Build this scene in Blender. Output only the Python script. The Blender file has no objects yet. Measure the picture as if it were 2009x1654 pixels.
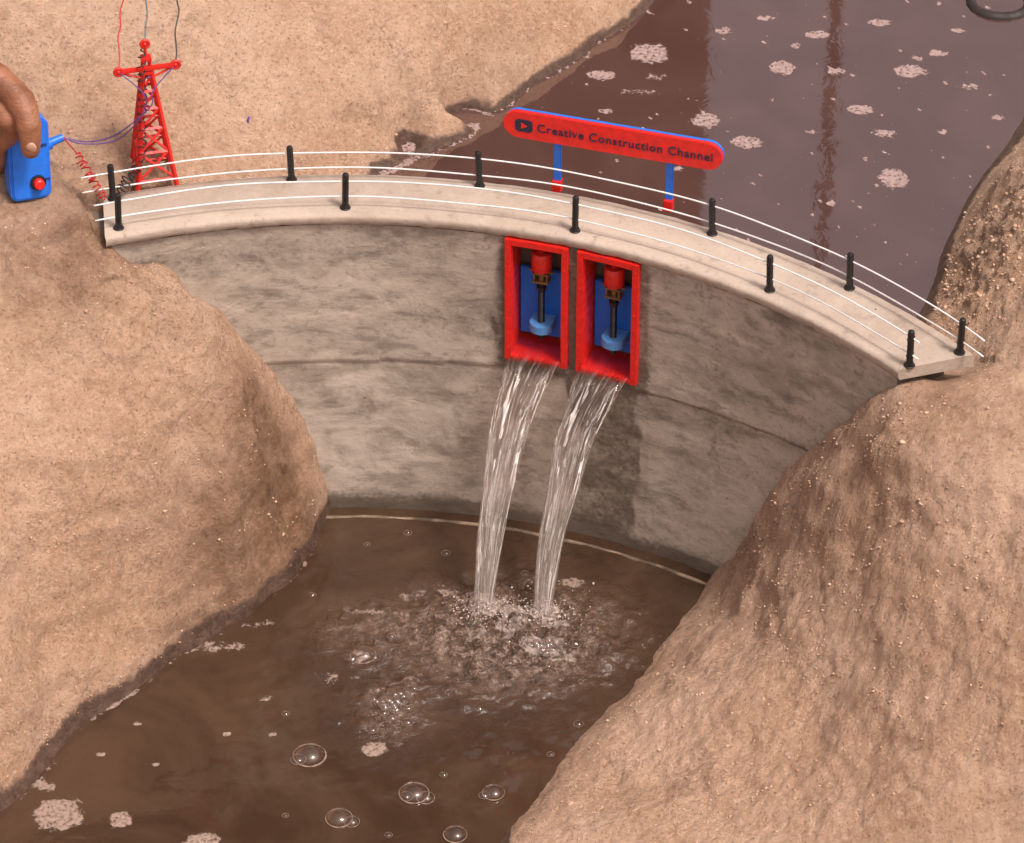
import bpy, bmesh, math, random
import numpy as np
from mathutils import Vector, Matrix, noise
random.seed(4); np.random.seed(4)
sc = bpy.context.scene
rad = math.radians

# ------------------------------------------------------------------ camera + image-pixel back-projection helpers (1 unit = 10 cm)
PITCH = rad(38); FPX = 7500.0; CP, SP = math.cos(PITCH), math.sin(PITCH)
CAM = Vector((0, -27*CP, 0.859+27*SP))
cd = bpy.data.cameras.new("camera"); cam = bpy.data.objects.new("camera", cd)
sc.collection.objects.link(cam); sc.camera = cam
cam.location = CAM; cam.rotation_euler = (rad(90-38), 0, 0)
cd.sensor_width = 36; cd.lens = FPX/2009*36; cd.clip_end = 400; cd.clip_start = 0.5

def ray(u, v):
    a = (u-1004.5)/FPX; b = (827-v)/FPX
    return Vector((a, CP+b*SP, -SP+b*CP))
def pixZ(u, v, z):          # image pixel back-projected onto a level plane at a chosen height
    d = ray(u, v); t = (z-CAM.z)/d.z
    return CAM+d*t
def pixY(u, v, y):
    d = ray(u, v); t = (y-CAM.y)/d.y
    return CAM+d*t
DC = Vector((-1.161, -4.65, 0)); RF = 4.73; RB = 5.20; H = 2.60; WZ = 2.15
def pixR(u, v, r=RF):
    d = ray(u, v); ox, oy = CAM.x-DC.x, CAM.y-DC.y
    A = d.x**2+d.y**2; B = 2*(ox*d.x+oy*d.y); C = ox*ox+oy*oy-r*r
    t = (-B+math.sqrt(B*B-4*A*C))/(2*A)
    return CAM+d*t
def ang_of(p): return math.degrees(math.atan2(p.x-DC.x, p.y-DC.y))
def cyl(a, r, z): return Vector((r*math.sin(rad(a)), r*math.cos(rad(a)), z))   # dam-local
def cylw(a, r, z): return cyl(a, r, z)+DC

# ------------------------------------------------------------------ mesh helpers
class MB:
    def __init__(s): s.v=[]; s.f=[]
    def add(s, v, f):
        o=len(s.v); s.v += [tuple(p) for p in v]; s.f += [tuple(i+o for i in q) for q in f]
    def box(s, c, size, M=None):
        x,y,z=[k/2 for k in size]
        vs=[Vector((sx*x,sy*y,sz*z)) for sx in(-1,1) for sy in(-1,1) for sz in(-1,1)]
        if M is not None: vs=[M@p for p in vs]
        vs=[p+Vector(c) for p in vs]
        s.add(vs,[(0,1,3,2),(4,6,7,5),(0,4,5,1),(2,3,7,6),(0,2,6,4),(1,5,7,3)])
    def tube(s, pts, r, n=8, caps=True, flat=1.0):
        pts=[Vector(p) for p in pts]; m=len(pts)
        rr = r if isinstance(r,(list,tuple)) else [r]*m
        t0=(pts[1]-pts[0]).normalized()
        up=Vector((0,0,1)) if abs(t0.z)<.9 else Vector((1,0,0))
        nrm=t0.cross(up).normalized(); vs=[]
        for i,p in enumerate(pts):
            t=(pts[min(i+1,m-1)]-pts[max(i-1,0)])
            t=t.normalized() if t.length>1e-9 else t0
            nrm=(nrm-t*nrm.dot(t)); nrm=nrm.normalized() if nrm.length>1e-6 else t.orthogonal().normalized()
            b=t.cross(nrm)
            for k in range(n):
                a=2*math.pi*k/n
                vs.append(p+(nrm*math.cos(a)+b*math.sin(a)*flat)*rr[i])
        fs=[]
        for i in range(m-1):
            for k in range(n):
                k2=(k+1)%n; fs.append((i*n+k,i*n+k2,(i+1)*n+k2,(i+1)*n+k))
        if caps: fs.append(tuple(range(n))[::-1]); fs.append(tuple((m-1)*n+k for k in range(n)))
        s.add(vs,fs)
    def cbox(s,a0,a1,z0,z1,r0,r1,n=4):
        vs=[];fs=[]
        for i in range(n+1):
            a=a0+(a1-a0)*i/n
            vs+=[cyl(a,r0,z0),cyl(a,r1,z0),cyl(a,r1,z1),cyl(a,r0,z1)]
        for i in range(n):
            o=i*4
            for k in range(4): fs.append((o+k,o+4+k,o+4+(k+1)%4,o+(k+1)%4))
        fs.append((0,1,2,3)); fs.append((n*4+3,n*4+2,n*4+1,n*4))
        s.add(vs,fs)
    def ball(s,c,r,seg=12,rings=8,sc3=(1,1,1)):
        c=Vector(c); vs=[];fs=[]
        for i in range(rings+1):
            th=math.pi*i/rings
            for k in range(seg):
                a=2*math.pi*k/seg
                vs.append(c+Vector((r*math.sin(th)*math.cos(a)*sc3[0],r*math.sin(th)*math.sin(a)*sc3[1],r*math.cos(th)*sc3[2])))
        for i in range(rings):
            for k in range(seg):
                fs.append((i*seg+k,(i+1)*seg+k,(i+1)*seg+(k+1)%seg,i*seg+(k+1)%seg))
        s.add(vs,fs)
def clean(me):
    bm=bmesh.new(); bm.from_mesh(me)
    bmesh.ops.remove_doubles(bm,verts=bm.verts,dist=1e-5)
    bmesh.ops.recalc_face_normals(bm,faces=bm.faces); bm.to_mesh(me); bm.free()
def link(ob,parent=None):
    sc.collection.objects.link(ob)
    if parent is not None: ob.parent=parent
    return ob
def obj(name,mb,mat,parent=None,loc=(0,0,0),smooth=False,bevel=0,recalc=True,autosm=False):
    me=bpy.data.meshes.new(name); me.from_pydata([tuple(v) for v in mb.v],[],mb.f); me.update()
    if recalc: clean(me)
    if bevel:
        bm=bmesh.new(); bm.from_mesh(me)
        es=[e for e in bm.edges if len(e.link_faces)==2 and e.calc_face_angle(0)>0.6]
        bmesh.ops.bevel(bm,geom=es,offset=bevel,segments=2,affect='EDGES',clamp_overlap=True)
        bm.to_mesh(me); bm.free()
    if smooth:
        me.polygons.foreach_set("use_smooth",[True]*len(me.polygons))
    if autosm:
        me.polygons.foreach_set("use_smooth",[True]*len(me.polygons)); me.set_sharp_from_angle(angle=rad(40))
    me.materials.append(mat)
    ob=bpy.data.objects.new(name,me); ob.location=loc
    return link(ob,parent)
def empty(name,loc,rot=(0,0,0)):
    e=bpy.data.objects.new(name,None); e.location=loc; e.rotation_euler=rot; e.empty_display_size=.1
    return link(e)
def tag(o,label,cat,group=None):
    o["label"]=label; o["category"]=cat
    if group: o["group"]=group

# ------------------------------------------------------------------ material helpers
class NT:
    def __init__(s,name):
        s.m=bpy.data.materials.new(name); s.m.use_nodes=True; s.t=s.m.node_tree
        s.b=s.t.nodes["Principled BSDF"]; s.out=s.t.nodes["Material Output"]
    def n(s,ty,**k):
        nd=s.t.nodes.new(ty)
        for a,b in k.items(): setattr(nd,a,b)
        return nd
    def set(s,sock,val):
        if isinstance(val,bpy.types.NodeSocket): s.t.links.new(val,sock)
        else: sock.default_value=val
    def coord(s): return s.n('ShaderNodeTexCoord').outputs['Object']
    def noise(s,scale,detail=6,rough=.55,vec=None,dist=0):
        nd=s.n('ShaderNodeTexNoise'); nd.inputs['Scale'].default_value=scale; nd.inputs['Detail'].default_value=detail
        nd.inputs['Roughness'].default_value=rough; nd.inputs['Distortion'].default_value=dist
        s.set(nd.inputs['Vector'],vec if vec is not None else s.coord()); return nd.outputs['Fac']
    def vor(s,scale,feature='F1',vec=None,rnd=1):
        nd=s.n('ShaderNodeTexVoronoi',feature=feature); nd.inputs['Scale'].default_value=scale
        nd.inputs['Randomness'].default_value=rnd
        s.set(nd.inputs['Vector'],vec if vec is not None else s.coord()); return nd.outputs['Distance']
    def rng(s,f,a,b,c=0,d=1,smooth=True):
        nd=s.n('ShaderNodeMapRange'); nd.interpolation_type='SMOOTHSTEP' if smooth else 'LINEAR'
        s.set(nd.inputs['Value'],f)
        for k,v in zip(('From Min','From Max','To Min','To Max'),(a,b,c,d)): nd.inputs[k].default_value=v
        return nd.outputs['Result']
    def mix(s,f,a,b,bt='MIX'):
        nd=s.n('ShaderNodeMix',data_type='RGBA',blend_type=bt); s.set(nd.inputs[0],f)
        s.set(nd.inputs[6],a if not isinstance(a,tuple) else (*a,1)); s.set(nd.inputs[7],b if not isinstance(b,tuple) else (*b,1))
        return nd.outputs[2]
    def math(s,op,a,b=0,c=None):
        nd=s.n('ShaderNodeMath',operation=op); s.set(nd.inputs[0],a); s.set(nd.inputs[1],b)
        if c is not None: s.set(nd.inputs[2],c)
        return nd.outputs[0]
    def attr(s,name): return s.n('ShaderNodeAttribute',attribute_name=name).outputs['Fac']
    def bump(s,h,strength,dist,prev=None):
        nd=s.n('ShaderNodeBump'); nd.inputs['Strength'].default_value=strength; nd.inputs['Distance'].default_value=dist
        s.set(nd.inputs['Height'],h)
        if prev is not None: s.set(nd.inputs['Normal'],prev)
        return nd.outputs['Normal']
    def fin(s,col=None,rough=None,nrm=None):
        if col is not None: s.set(s.b.inputs['Base Color'],col if not isinstance(col,tuple) else (*col,1))
        if rough is not None: s.set(s.b.inputs['Roughness'],rough)
        if nrm is not None: s.set(s.b.inputs['Normal'],nrm)
        return s.m
def paint(name,c,rough=.45,var=.25,sc_=18,bump=.15,bd=.004,dirt=.12):
    m=NT(name); f=m.noise(sc_,6); dk=tuple(k*(1-var) for k in c)
    col=m.mix(m.rng(f,.35,.65),c,dk)
    g=m.noise(sc_*5,4); col=m.mix(m.rng(g,.62,.72,0,dirt),col,(.35,.25,.2))
    return m.fin(col,m.rng(f,.3,.7,rough-.1,rough+.15),m.bump(g,bump,bd))

RED=paint("red_paint",(.74,.018,.012),.42,.2)
REDS=paint("red_plastic",(.70,.022,.014),.38,.2,30)
BLUE=paint("blue_plastic",(.015,.17,.75),.38,.15,14)
BLUE2=paint("blue_bracket",(.10,.28,.60),.42,.2,22)
BLACK=paint("black_paint",(.012,.011,.012),.35,.2)
NAVY=paint("navy_lettering",(.015,.015,.045),.5,.1)
BRASS=NT("brass"); BRASS.b.inputs['Metallic'].default_value=.7; BRASS=BRASS.fin(BRASS.mix(BRASS.noise(30),(.40,.24,.10),(.16,.09,.04)),.4)
WHITEW=paint("white_wire",(.80,.78,.77),.35,.1,20,.05)
PURP=paint("purple_wire",(.10,.05,.22),.4,.1)
REDW=paint("red_wire",(.45,.02,.02),.4,.1)
BLKW=paint("black_wire",(.012,.012,.014),.4,.1)
GRNW=paint("grey_green_wire",(.08,.13,.13),.4,.1)

def sand_mat():
    m=NT("sandy_soil"); co=m.coord()
    n1=m.noise(1.0,8,.6,co); n2=m.noise(6,9,.68,co); n3=m.noise(42,5,.7,co); n4=m.noise(120,4,.65,co); nm=m.noise(17,7,.72,co,.2)
    col=m.mix(m.rng(n1,.32,.68),(.56,.335,.21),(.70,.46,.325))
    col=m.mix(m.rng(n2,.46,.66,.0,.5),col,(.45,.26,.155))
    col=m.mix(m.rng(nm,.50,.66,0,.45),col,(.77,.55,.405))
    col=m.mix(m.rng(nm,.44,.32,0,.5),col,(.34,.19,.115))
    col=m.mix(m.rng(n3,.53,.66,0,.5),col,(.79,.59,.45))
    col=m.mix(m.rng(n3,.44,.34,0,.75),col,(.23,.125,.075))
    v=m.vor(30,'F1',co); sp=m.math('MULTIPLY',m.rng(v,.17,.09),m.rng(m.noise(9,3,.5,co),.50,.62))
    col=m.mix(sp,col,(.75,.58,.45))
    v2=m.vor(24,'F1',co); sp2=m.math('MULTIPLY',m.rng(v2,.10,.05),m.rng(m.noise(7,2,.5,co),.5,.58))
    col=m.mix(m.math('MULTIPLY',sp2,.8),col,(.16,.085,.05))
    wv=m.n('ShaderNodeVectorMath',operation='ADD'); nc=m.n('ShaderNodeTexNoise'); nc.inputs['Scale'].default_value=4.5; nc.inputs['Detail'].default_value=8; nc.inputs['Roughness'].default_value=.7
    m.set(nc.inputs['Vector'],co); sc3=m.n('ShaderNodeVectorMath',operation='SCALE'); m.set(sc3.inputs[0],nc.outputs['Color']); sc3.inputs['Scale'].default_value=.5
    m.set(wv.inputs[0],co); m.set(wv.inputs[1],sc3.outputs[0])
    cr=m.rng(m.vor(2.2,'DISTANCE_TO_EDGE',wv.outputs[0]),.014,.002)
    cr=m.math('MULTIPLY',cr,m.rng(m.noise(1.7,3,.5,co),.52,.60)); cr=m.math('MULTIPLY',cr,m.rng(nm,.35,.6))
    col=m.mix(m.math('MULTIPLY',cr,.6),col,(.16,.09,.055))
    damp_shade=m.attr("damp_shade"); dm=m.math('MULTIPLY',damp_shade,m.rng(n2,.3,.62,.65,1))
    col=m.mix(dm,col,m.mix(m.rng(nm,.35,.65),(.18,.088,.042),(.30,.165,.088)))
    wet=m.attr("wet"); we=m.rng(m.math('ADD',wet,m.math('MULTIPLY',m.math('SUBTRACT',nm,.5),1.3)),.30,.75); we=m.math('MULTIPLY',we,m.rng(wet,0,.2))
    col=m.mix(m.math('MULTIPLY',we,.9),col,m.mix(m.rng(nm,.4,.6),(.060,.030,.021),(.13,.072,.050)))
    b=m.bump(n2,.5,.06); b=m.bump(nm,.9,.05,b); b=m.bump(n3,1.0,.03,b); b=m.bump(n4,.8,.010,b)
    b=m.bump(m.math('SUBTRACT',1,cr),.6,.02,b)
    return m.fin(col,m.rng(we,0,1,.95,.35),b)
SAND=sand_mat()

def concrete(name,c1,c2,stain=True):
    m=NT(name); co=m.coord()
    mp=m.n('ShaderNodeMapping'); m.set(mp.inputs['Vector'],co); mp.inputs['Scale'].default_value=(1,1,1.5)
    mq=m.n('ShaderNodeMapping'); m.set(mq.inputs['Vector'],co); mq.inputs['Scale'].default_value=(1,1,3.2)
    n0=m.noise(.75,6,.6,co,.5); n1=m.noise(2.4,9,.62,mp.outputs[0],.5); n2=m.noise(8,8,.68,mp.outputs[0],.3); n3=m.noise(90,4,.6,co); n4=m.noise(30,5,.65,co); n5=m.noise(1.5,8,.66,mq.outputs[0],.4); n6=m.noise(5,8,.7,mq.outputs[0],.2)
    col=m.mix(m.rng(n1,.38,.62),c1,c2)
    col=m.mix(m.rng(n0,.42,.62,0,.5),col,tuple(k*1.25 for k in c2))
    if stain:
        col=m.mix(m.rng(n5,.52,.66,0,.75),col,tuple(k*.58 for k in c1))
        col=m.mix(m.rng(n5,.45,.36,0,.6),col,tuple(k*1.4 for k in c2))
        col=m.mix(m.rng(n6,.55,.66,0,.45),col,tuple(k*.62 for k in c1))
        e=m.math('ABSOLUTE',m.math('SUBTRACT',n5,.535)); col=m.mix(m.math('MULTIPLY',m.rng(e,.008,0),m.rng(n2,.45,.6,0,.4)),col,tuple(k*.4 for k in c1))
    col=m.mix(m.rng(n2,.50,.66,0,.4),col,tuple(k*1.25 for k in c2))
    col=m.mix(m.rng(n2,.45,.34,0,.5),col,tuple(k*.6 for k in c1))
    col=m.mix(m.rng(n4,.56,.70,0,.35),col,tuple(k*.55 for k in c1))
    col=m.mix(m.rng(n3,.60,.72,0,.4),col,tuple(k*.4 for k in c1))
    pv=m.rng(m.vor(4.5,'F1',co),.045,.02); col=m.mix(m.math('MULTIPLY',pv,m.rng(m.noise(2,2,.5,co),.5,.55)),col,(.05,.04,.035))
    r=.85
    if stain:
        w=m.attr("wet"); w2=m.math('ADD',w,m.math('MULTIPLY',m.math('SUBTRACT',n1,.5),1.1)); w2=m.math('ADD',w2,m.math('MULTIPLY',m.math('SUBTRACT',n4,.5),.5)); wf=m.rng(w2,.30,.72,0,1)
        wf=m.math('MULTIPLY',wf,m.rng(w,.0,.25))
        col=m.mix(m.math('MULTIPLY',wf,.78),col,(.072,.052,.038))
        l=m.attr("pale"); col=m.mix(m.math('MULTIPLY',l,m.rng(n1,.35,.6)),col,(.66,.57,.48))
        r=m.rng(wf,0,1,.85,.4)
    b=m.bump(n1,.3,.03); b=m.bump(n2,.35,.015,b); b=m.bump(n4,.4,.006,b); b=m.bump(n3,.4,.004,b)
    return m.fin(col,r,b)
CONC=concrete("weathered_concrete",(.275,.222,.175),(.415,.348,.285))
DECKM=concrete("deck_concrete",(.365,.285,.225),(.40,.32,.26),False)

# ------------------------------------------------------------------ terrain
shoreL=[(638,1002),(608,1078),(560,1140),(480,1208),(400,1262),(335,1285),(295,1330),(225,1372),(150,1420),(100,1490),(40,1560),(-30,1610)]
shoreR=[(1400,1132),(1345,1205),(1290,1290),(1235,1350),(1180,1405),(1090,1505),(1015,1610),(975,1660)]
def dens(L,n=3):
    out=[]
    for a,b in zip(L[:-1],L[1:]):
        for k in range(n): out.append((a[0]+(b[0]-a[0])*k/n,a[1]+(b[1]-a[1])*k/n))
    return out+[L[-1]]
F=[];B=[]
for u,v in dens(shoreL)+dens(shoreR): F.append(pixZ(u,v,0))
for u,v in dens([(300,545),(400,602),(480,662),(545,718),(590,800),(620,900),(640,1000)],2)+dens([(1745,750),(1700,792),(1600,882),(1540,932),(1500,1000),(1440,1072),(1400,1130)],2):
    F.append(pixR(u,v))
F.append(pixR(300,490))
for a,r,z in [(-19.5,4.55,2.5),(-18.5,4.66,2.5),(-17,4.6,2.46),(-22,4.7,2.56),(-14,4.5,2.33),(51.5,4.66,2.46),(49.5,4.58,2.30),(54,4.6,2.42),(47.5,4.58,2.05),(52.5,4.4,2.36),
              (50,4.9,2.42),(52,4.9,2.45),(51,5.1,2.4),(48,4.9,2.2),(46,4.9,1.95)]:
    F.append(cylw(a,r,z))
# ground shared by both sides beyond the dam ends
for a,r,z in [(-19.9,4.75,2.59),(-20.2,4.9,2.6),(-20,5.1,2.6),(-22,4.97,2.58),(-26,4.8,2.54),(-26,5.15,2.56),(-32,4.97,2.5),(-42,4.97,2.35),
              (53.5,4.8,2.46),(54.5,4.9,2.50),(54.8,5.1,2.52),(55,5.25,2.52),(57,4.8,2.46),(57,5.15,2.5),(60,4.97,2.46),(62,4.75,2.38),(62,5.2,2.45),(66,4.97,2.36),(72,4.97,2.2),(80,4.97,2.0)]:
    F.append(cylw(a,r,z)); B.append(cylw(a,r,z))
for u,v,z in [
  (720,1060,-.25),(670,1090,-.15),(680,1040,-.2),(640,1130,-.12),(580,1200,-.15),(500,1260,-.15),(900,1080,-.4),(1100,1110,-.4),(1270,1150,-.3),(800,1250,-.5),(1000,1350,-.5),(1150,1250,-.4),(600,1300,-.4),(800,1500,-.5),
  (400,1340,-.15),(400,1450,-.4),(250,1450,-.15),(250,1550,-.3),(600,1620,-.5),(880,1650,-.4),(900,1000,-.4),(1150,1030,-.4),(690,985,-.2),(1330,1100,-.3),(100,1620,-.2),
  (300,1200,.40),(300,1050,.95),(300,900,1.42),(300,750,1.83),(300,600,2.18),(250,520,2.38),(560,1030,.28),(585,940,.55),(500,1100,.24),(450,930,1.15),(540,850,1.05),
  (500,820,1.36),(450,710,1.66),(150,1300,.40),(150,1150,.85),(150,950,1.5),(150,750,1.92),(120,600,2.2),(420,1130,.34),(100,460,2.5),(0,430,2.54),(200,475,2.48),
  (0,540,2.36),(0,700,2.1),(0,900,1.75),(0,1100,1.3),(0,1300,.85),(0,1450,.40),(-300,500,2.55),(-300,900,2.0),(-300,1300,1.5),(-300,1600,.7),(-150,1700,.0),(-500,1000,2.3),
  (1230,1400,.22),(1300,1400,.36),(1435,1155,.34),(1500,1200,.74),(1500,1090,.82),(1580,1020,1.34),(1620,940,1.68),(1700,900,2.0),(1700,1000,1.75),(1800,900,2.28),(1900,900,2.36),(2009,880,2.40),(1900,1000,2.15),(2009,1000,2.2),
  (1800,1040,1.93),(1800,1200,1.56),(2009,1200,1.86),(1500,1500,.58),(1700,1500,.88),(2009,1500,1.28),(2009,1654,1.10),(1300,1560,.36),(1500,1654,.54),(1130,1560,.17),(1100,1654,.20),
  (1400,1350,.53),(1650,1150,1.28),(2300,1000,2.2),(2300,1500,1.6),(1650,1350,.94),
  (1300,1850,.4),(2000,2000,1.0),(900,1800,0),(500,1900,-.4),(100,1900,-.3),(-300,1900,.1)]:
    F.append(pixZ(u,v,z))
bshore=[(735,332),(800,312),(870,290),(960,240),(1030,182),(1140,112),(1210,62),(1270,18),(1310,-30),(1400,-150),(1500,-330)]
bshoreR=[(1832,560),(1850,490),(1895,400),(1930,340),(1970,290),(2012,225),(2100,120),(2250,-30)]
for u,v in dens(bshore,3)+dens(bshoreR,3): B.append(pixZ(u,v,WZ))
for a,r,z in [(-19,5.3,2.57),(-14,5.35,2.56),(-9,5.35,2.5),(53,5.4,2.45),(51,5.35,2.3)]:
    B.append(cylw(a,r,z))
for u,v,z in [(800,345,1.9),(900,340,1.7),(1100,300,1.6),(1300,200,1.6),(1500,300,1.5),(1700,400,1.6),(1780,500,1.85),(1400,0,1.6),(1700,0,1.5),(1900,150,1.8),(1600,-300,1.5),(1900,-250,1.6),(1600,480,1.5),(1300,400,1.6),(1000,360,1.6),(1800,300,1.7),
  (980,260,2.0),(1060,200,2.0),(1180,120,2.0),(1300,40,2.0),
  (700,312,2.33),(760,282,2.33),(820,255,2.33),(900,210,2.31),(1000,132,2.34),(1120,55,2.36),(1220,-10,2.36),(600,300,2.46),(450,330,2.56),(300,352,2.6),(150,395,2.6),(40,392,2.62),(0,420,2.58),(100,440,2.56),
  (500,230,2.68),(300,230,2.80),(100,250,2.85),(0,250,2.85),(300,100,3.05),(0,50,3.25),(600,100,2.88),(750,200,2.55),(800,0,2.9),(850,120,2.62),(950,60,2.6),(300,-200,3.4),(900,-300,3.0),(-300,100,3.2),(-300,400,2.75),(-500,-200,3.5),(1250,-200,2.45),
  (1880,560,2.36),(1960,640,2.50),(1940,520,2.62),(1960,440,2.80),(2009,400,2.98),(2030,300,2.85),(2100,500,3.0),(2009,560,2.7),(2100,650,2.7),(2300,300,3.1),(2300,0,2.6)]:
    B.append(pixZ(u,v,z))
class RBF:
    def __init__(s,P,lam=.004):
        P=np.array([tuple(p) for p in P]); s.c=P[:,:2]; n=len(P)
        K=s.k(s.c,s.c)+lam*np.eye(n); Q=np.hstack([np.ones((n,1)),s.c])
        A=np.block([[K,Q],[Q.T,np.zeros((3,3))]]); s.w=np.linalg.solve(A,np.concatenate([P[:,2],np.zeros(3)]))
    def k(s,a,b):
        d=np.sqrt(((a[:,None,:]-b[None])**2).sum(-1)); return -np.sqrt(d*d+.0016)
    def __call__(s,x,y):
        out=np.zeros(len(x))
        for i in range(0,len(x),20000):
            p=np.stack([x[i:i+20000],y[i:i+20000]],1)
            out[i:i+20000]=s.k(p,s.c)@s.w[:-3]+s.w[-3]+p@s.w[-2:]
        return out
tf,tb=RBF(F),RBF(B)
def sst(a,b,x): t=np.clip((x-a)/(b-a),0,1); return t*t*(3-2*t)
dx=.0185
core=lambda a,b:list(np.arange(a,b,dx))
xs=np.array([-90,-60,-40,-25,-17,-12,-9,-7,-6,-5.3,-4.8]+core(-4.4,4.4)+[4.8,5.3,6,7,9,12,17,25,40,60,90])
ys=np.array([-90,-60,-40,-25,-17,-12,-9,-7.5,-6.5,-5.8,-5.2,-4.8,-4.4]+core(-4.1,4.7)+[5,5.5,6.2,7,8.5,11,15,22,35,60,90])
nx,ny=len(xs),len(ys); X,Y=np.meshgrid(xs,ys); X=X.ravel();Y=Y.ravel()
def blur(A,sg):
    k=np.arange(-int(3*sg),int(3*sg)+1); g=np.exp(-k*k/(2*sg*sg)); g/=g.sum(); p=len(k)//2
    A=np.pad(A,p,mode='edge')
    A=sum(g[i]*A[i:A.shape[0]-2*p+i,:] for i in range(len(k)))
    return sum(g[i]*A[:,i:A.shape[1]-2*p+i] for i in range(len(k)))
zf=blur(np.clip(tf(X,Y),-.6,3.2).reshape(ny,nx),3.4).ravel(); zb=blur(np.clip(tb(X,Y),1.3,3.7).reshape(ny,nx),3.2).ravel()
r_=np.hypot(X-DC.x,Y-DC.y); angs=np.degrees(np.arctan2(X-DC.x,Y-DC.y))
out_=np.maximum(sst(54,60,angs),sst(-20.5,-26,angs)); wd=.09+.30*out_
w=sst(0,1,(r_-(4.97-wd))/(2*wd)); Z=zf*(1-w)+zb*w
far=sst(5.5,11,np.hypot(X,Y)); Z=Z*(1-far)+2.6*far
# soil never rises through the deck slab
under=(r_>4.6)&(r_<5.27)&(angs>-20)&(angs<53.6); Z=np.where(under,np.minimum(Z,2.50),Z)
gy,gx=np.gradient(Z.reshape(ny,nx),ys,xs); gx=np.clip(gx.ravel(),-3,3); gy=np.clip(gy.ravel(),-3,3)
nl_=np.sqrt(1+gx*gx+gy*gy); NX,NY,NZ=-gx/nl_,-gy/nl_,1/nl_
inner=(abs(X)<4.5)&(abs(Y)<4.8)
nz=np.zeros(len(X)); nh=np.zeros(len(X))
def gauss(u,v,z,r):
    c=pixZ(u,v,z); return np.exp(-((X-c.x)**2+(Y-c.y)**2)/(r*r))
rub=np.clip(.75*gauss(1930,500,2.6,.55)+.75*gauss(1980,420,2.9,.5)+.25*gauss(1560,960,1.4,.3)+.3*gauss(1480,1080,.7,.3)+.3*gauss(1800,800,2.4,.3)+.25*gauss(1700,960,1.9,.3),0,1)
fr_=noise.fractal
for i in np.nonzero(inner)[0]:
    x,y,z=X[i],Y[i],Z[i]
    nz[i]=fr_((x*1.3,y*1.3,z*1.3),.9,2.1,3)*.06+fr_((x*6,y*6,z*6),.75,2.1,3)*.020+fr_((x*20,y*20,z*20),.5,2.2,2)*.0075
    nh[i]=noise.noise((x*3+9,y*3,z*3))+.6*noise.noise((x*11,y*11,z*11))
    if rub[i]>.03:
        d=noise.voronoi((x*8,y*8,z*8))[0]; nz[i]+=rub[i]*(.04*(.5-d[0]*1.2)+.022*fr_((x*18,y*18,z*18),.6,2,3))
back=r_>4.95
calm=1-np.where(back,.85,.6)*sst(.28,0,np.abs(Z-np.where(back,WZ,0)))
nearend=np.exp(-((angs+19.6)/2.5)**2)*(np.abs(r_-4.95)<.45)+np.exp(-((angs-52)/2.5)**2)*(np.abs(r_-4.95)<.45)
calm=calm*(1-.9*np.clip(nearend,0,1))
X2=X+NX*nz*calm; Y2=Y+NY*nz*calm; Z2=Z+NZ*nz*calm
lev=np.where(back,WZ,0.0); hgt=Z2-lev
wet=sst(.20,.02,hgt-nh*.05)*np.where(X>.0,.45,1)
wet=np.where(back,sst(.13,.02,hgt-nh*.03)*.9,wet)
damp_shade=np.clip(.6*gauss(220,500,2.4,.3)+.45*gauss(60,560,2.3,.45)+.65*gauss(560,960,.7,.35)+.5*gauss(500,1100,.4,.35)+.5*gauss(580,850,1.0,.25)+.4*gauss(500,750,1.5,.25)  # moist soil patches, plus shade painted on the left hill's steep side
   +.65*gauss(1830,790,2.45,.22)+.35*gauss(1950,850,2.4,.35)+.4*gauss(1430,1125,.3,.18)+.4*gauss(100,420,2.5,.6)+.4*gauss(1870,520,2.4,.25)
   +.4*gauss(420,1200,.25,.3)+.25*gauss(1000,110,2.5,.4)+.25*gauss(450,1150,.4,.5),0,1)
me=bpy.data.meshes.new("ground")
idx=np.arange(nx*ny).reshape(ny,nx)
q=np.stack([idx[:-1,:-1],idx[:-1,1:],idx[1:,1:],idx[1:,:-1]],-1).reshape(-1,4)
me.from_pydata(np.stack([X2,Y2,Z2],1).tolist(),[],q.tolist()); me.update()
for nme,arr in(("wet",wet),("damp_shade",damp_shade)):
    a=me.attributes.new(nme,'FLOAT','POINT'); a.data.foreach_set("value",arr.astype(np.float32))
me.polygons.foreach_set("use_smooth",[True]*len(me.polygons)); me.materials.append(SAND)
ground=link(bpy.data.objects.new("ground",me)); ground["kind"]="structure"
Zg=Z2.reshape(ny,nx)
def tz(x,y):
    i=int(np.clip(np.searchsorted(xs,x)-1,0,nx-2)); j=int(np.clip(np.searchsorted(ys,y)-1,0,ny-2))
    fx=(x-xs[i])/(xs[i+1]-xs[i]); fy=(y-ys[j])/(ys[j+1]-ys[j])
    return float((Zg[j,i]*(1-fx)+Zg[j,i+1]*fx)*(1-fy)+(Zg[j+1,i]*(1-fx)+Zg[j+1,i+1]*fx)*fy)

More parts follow.
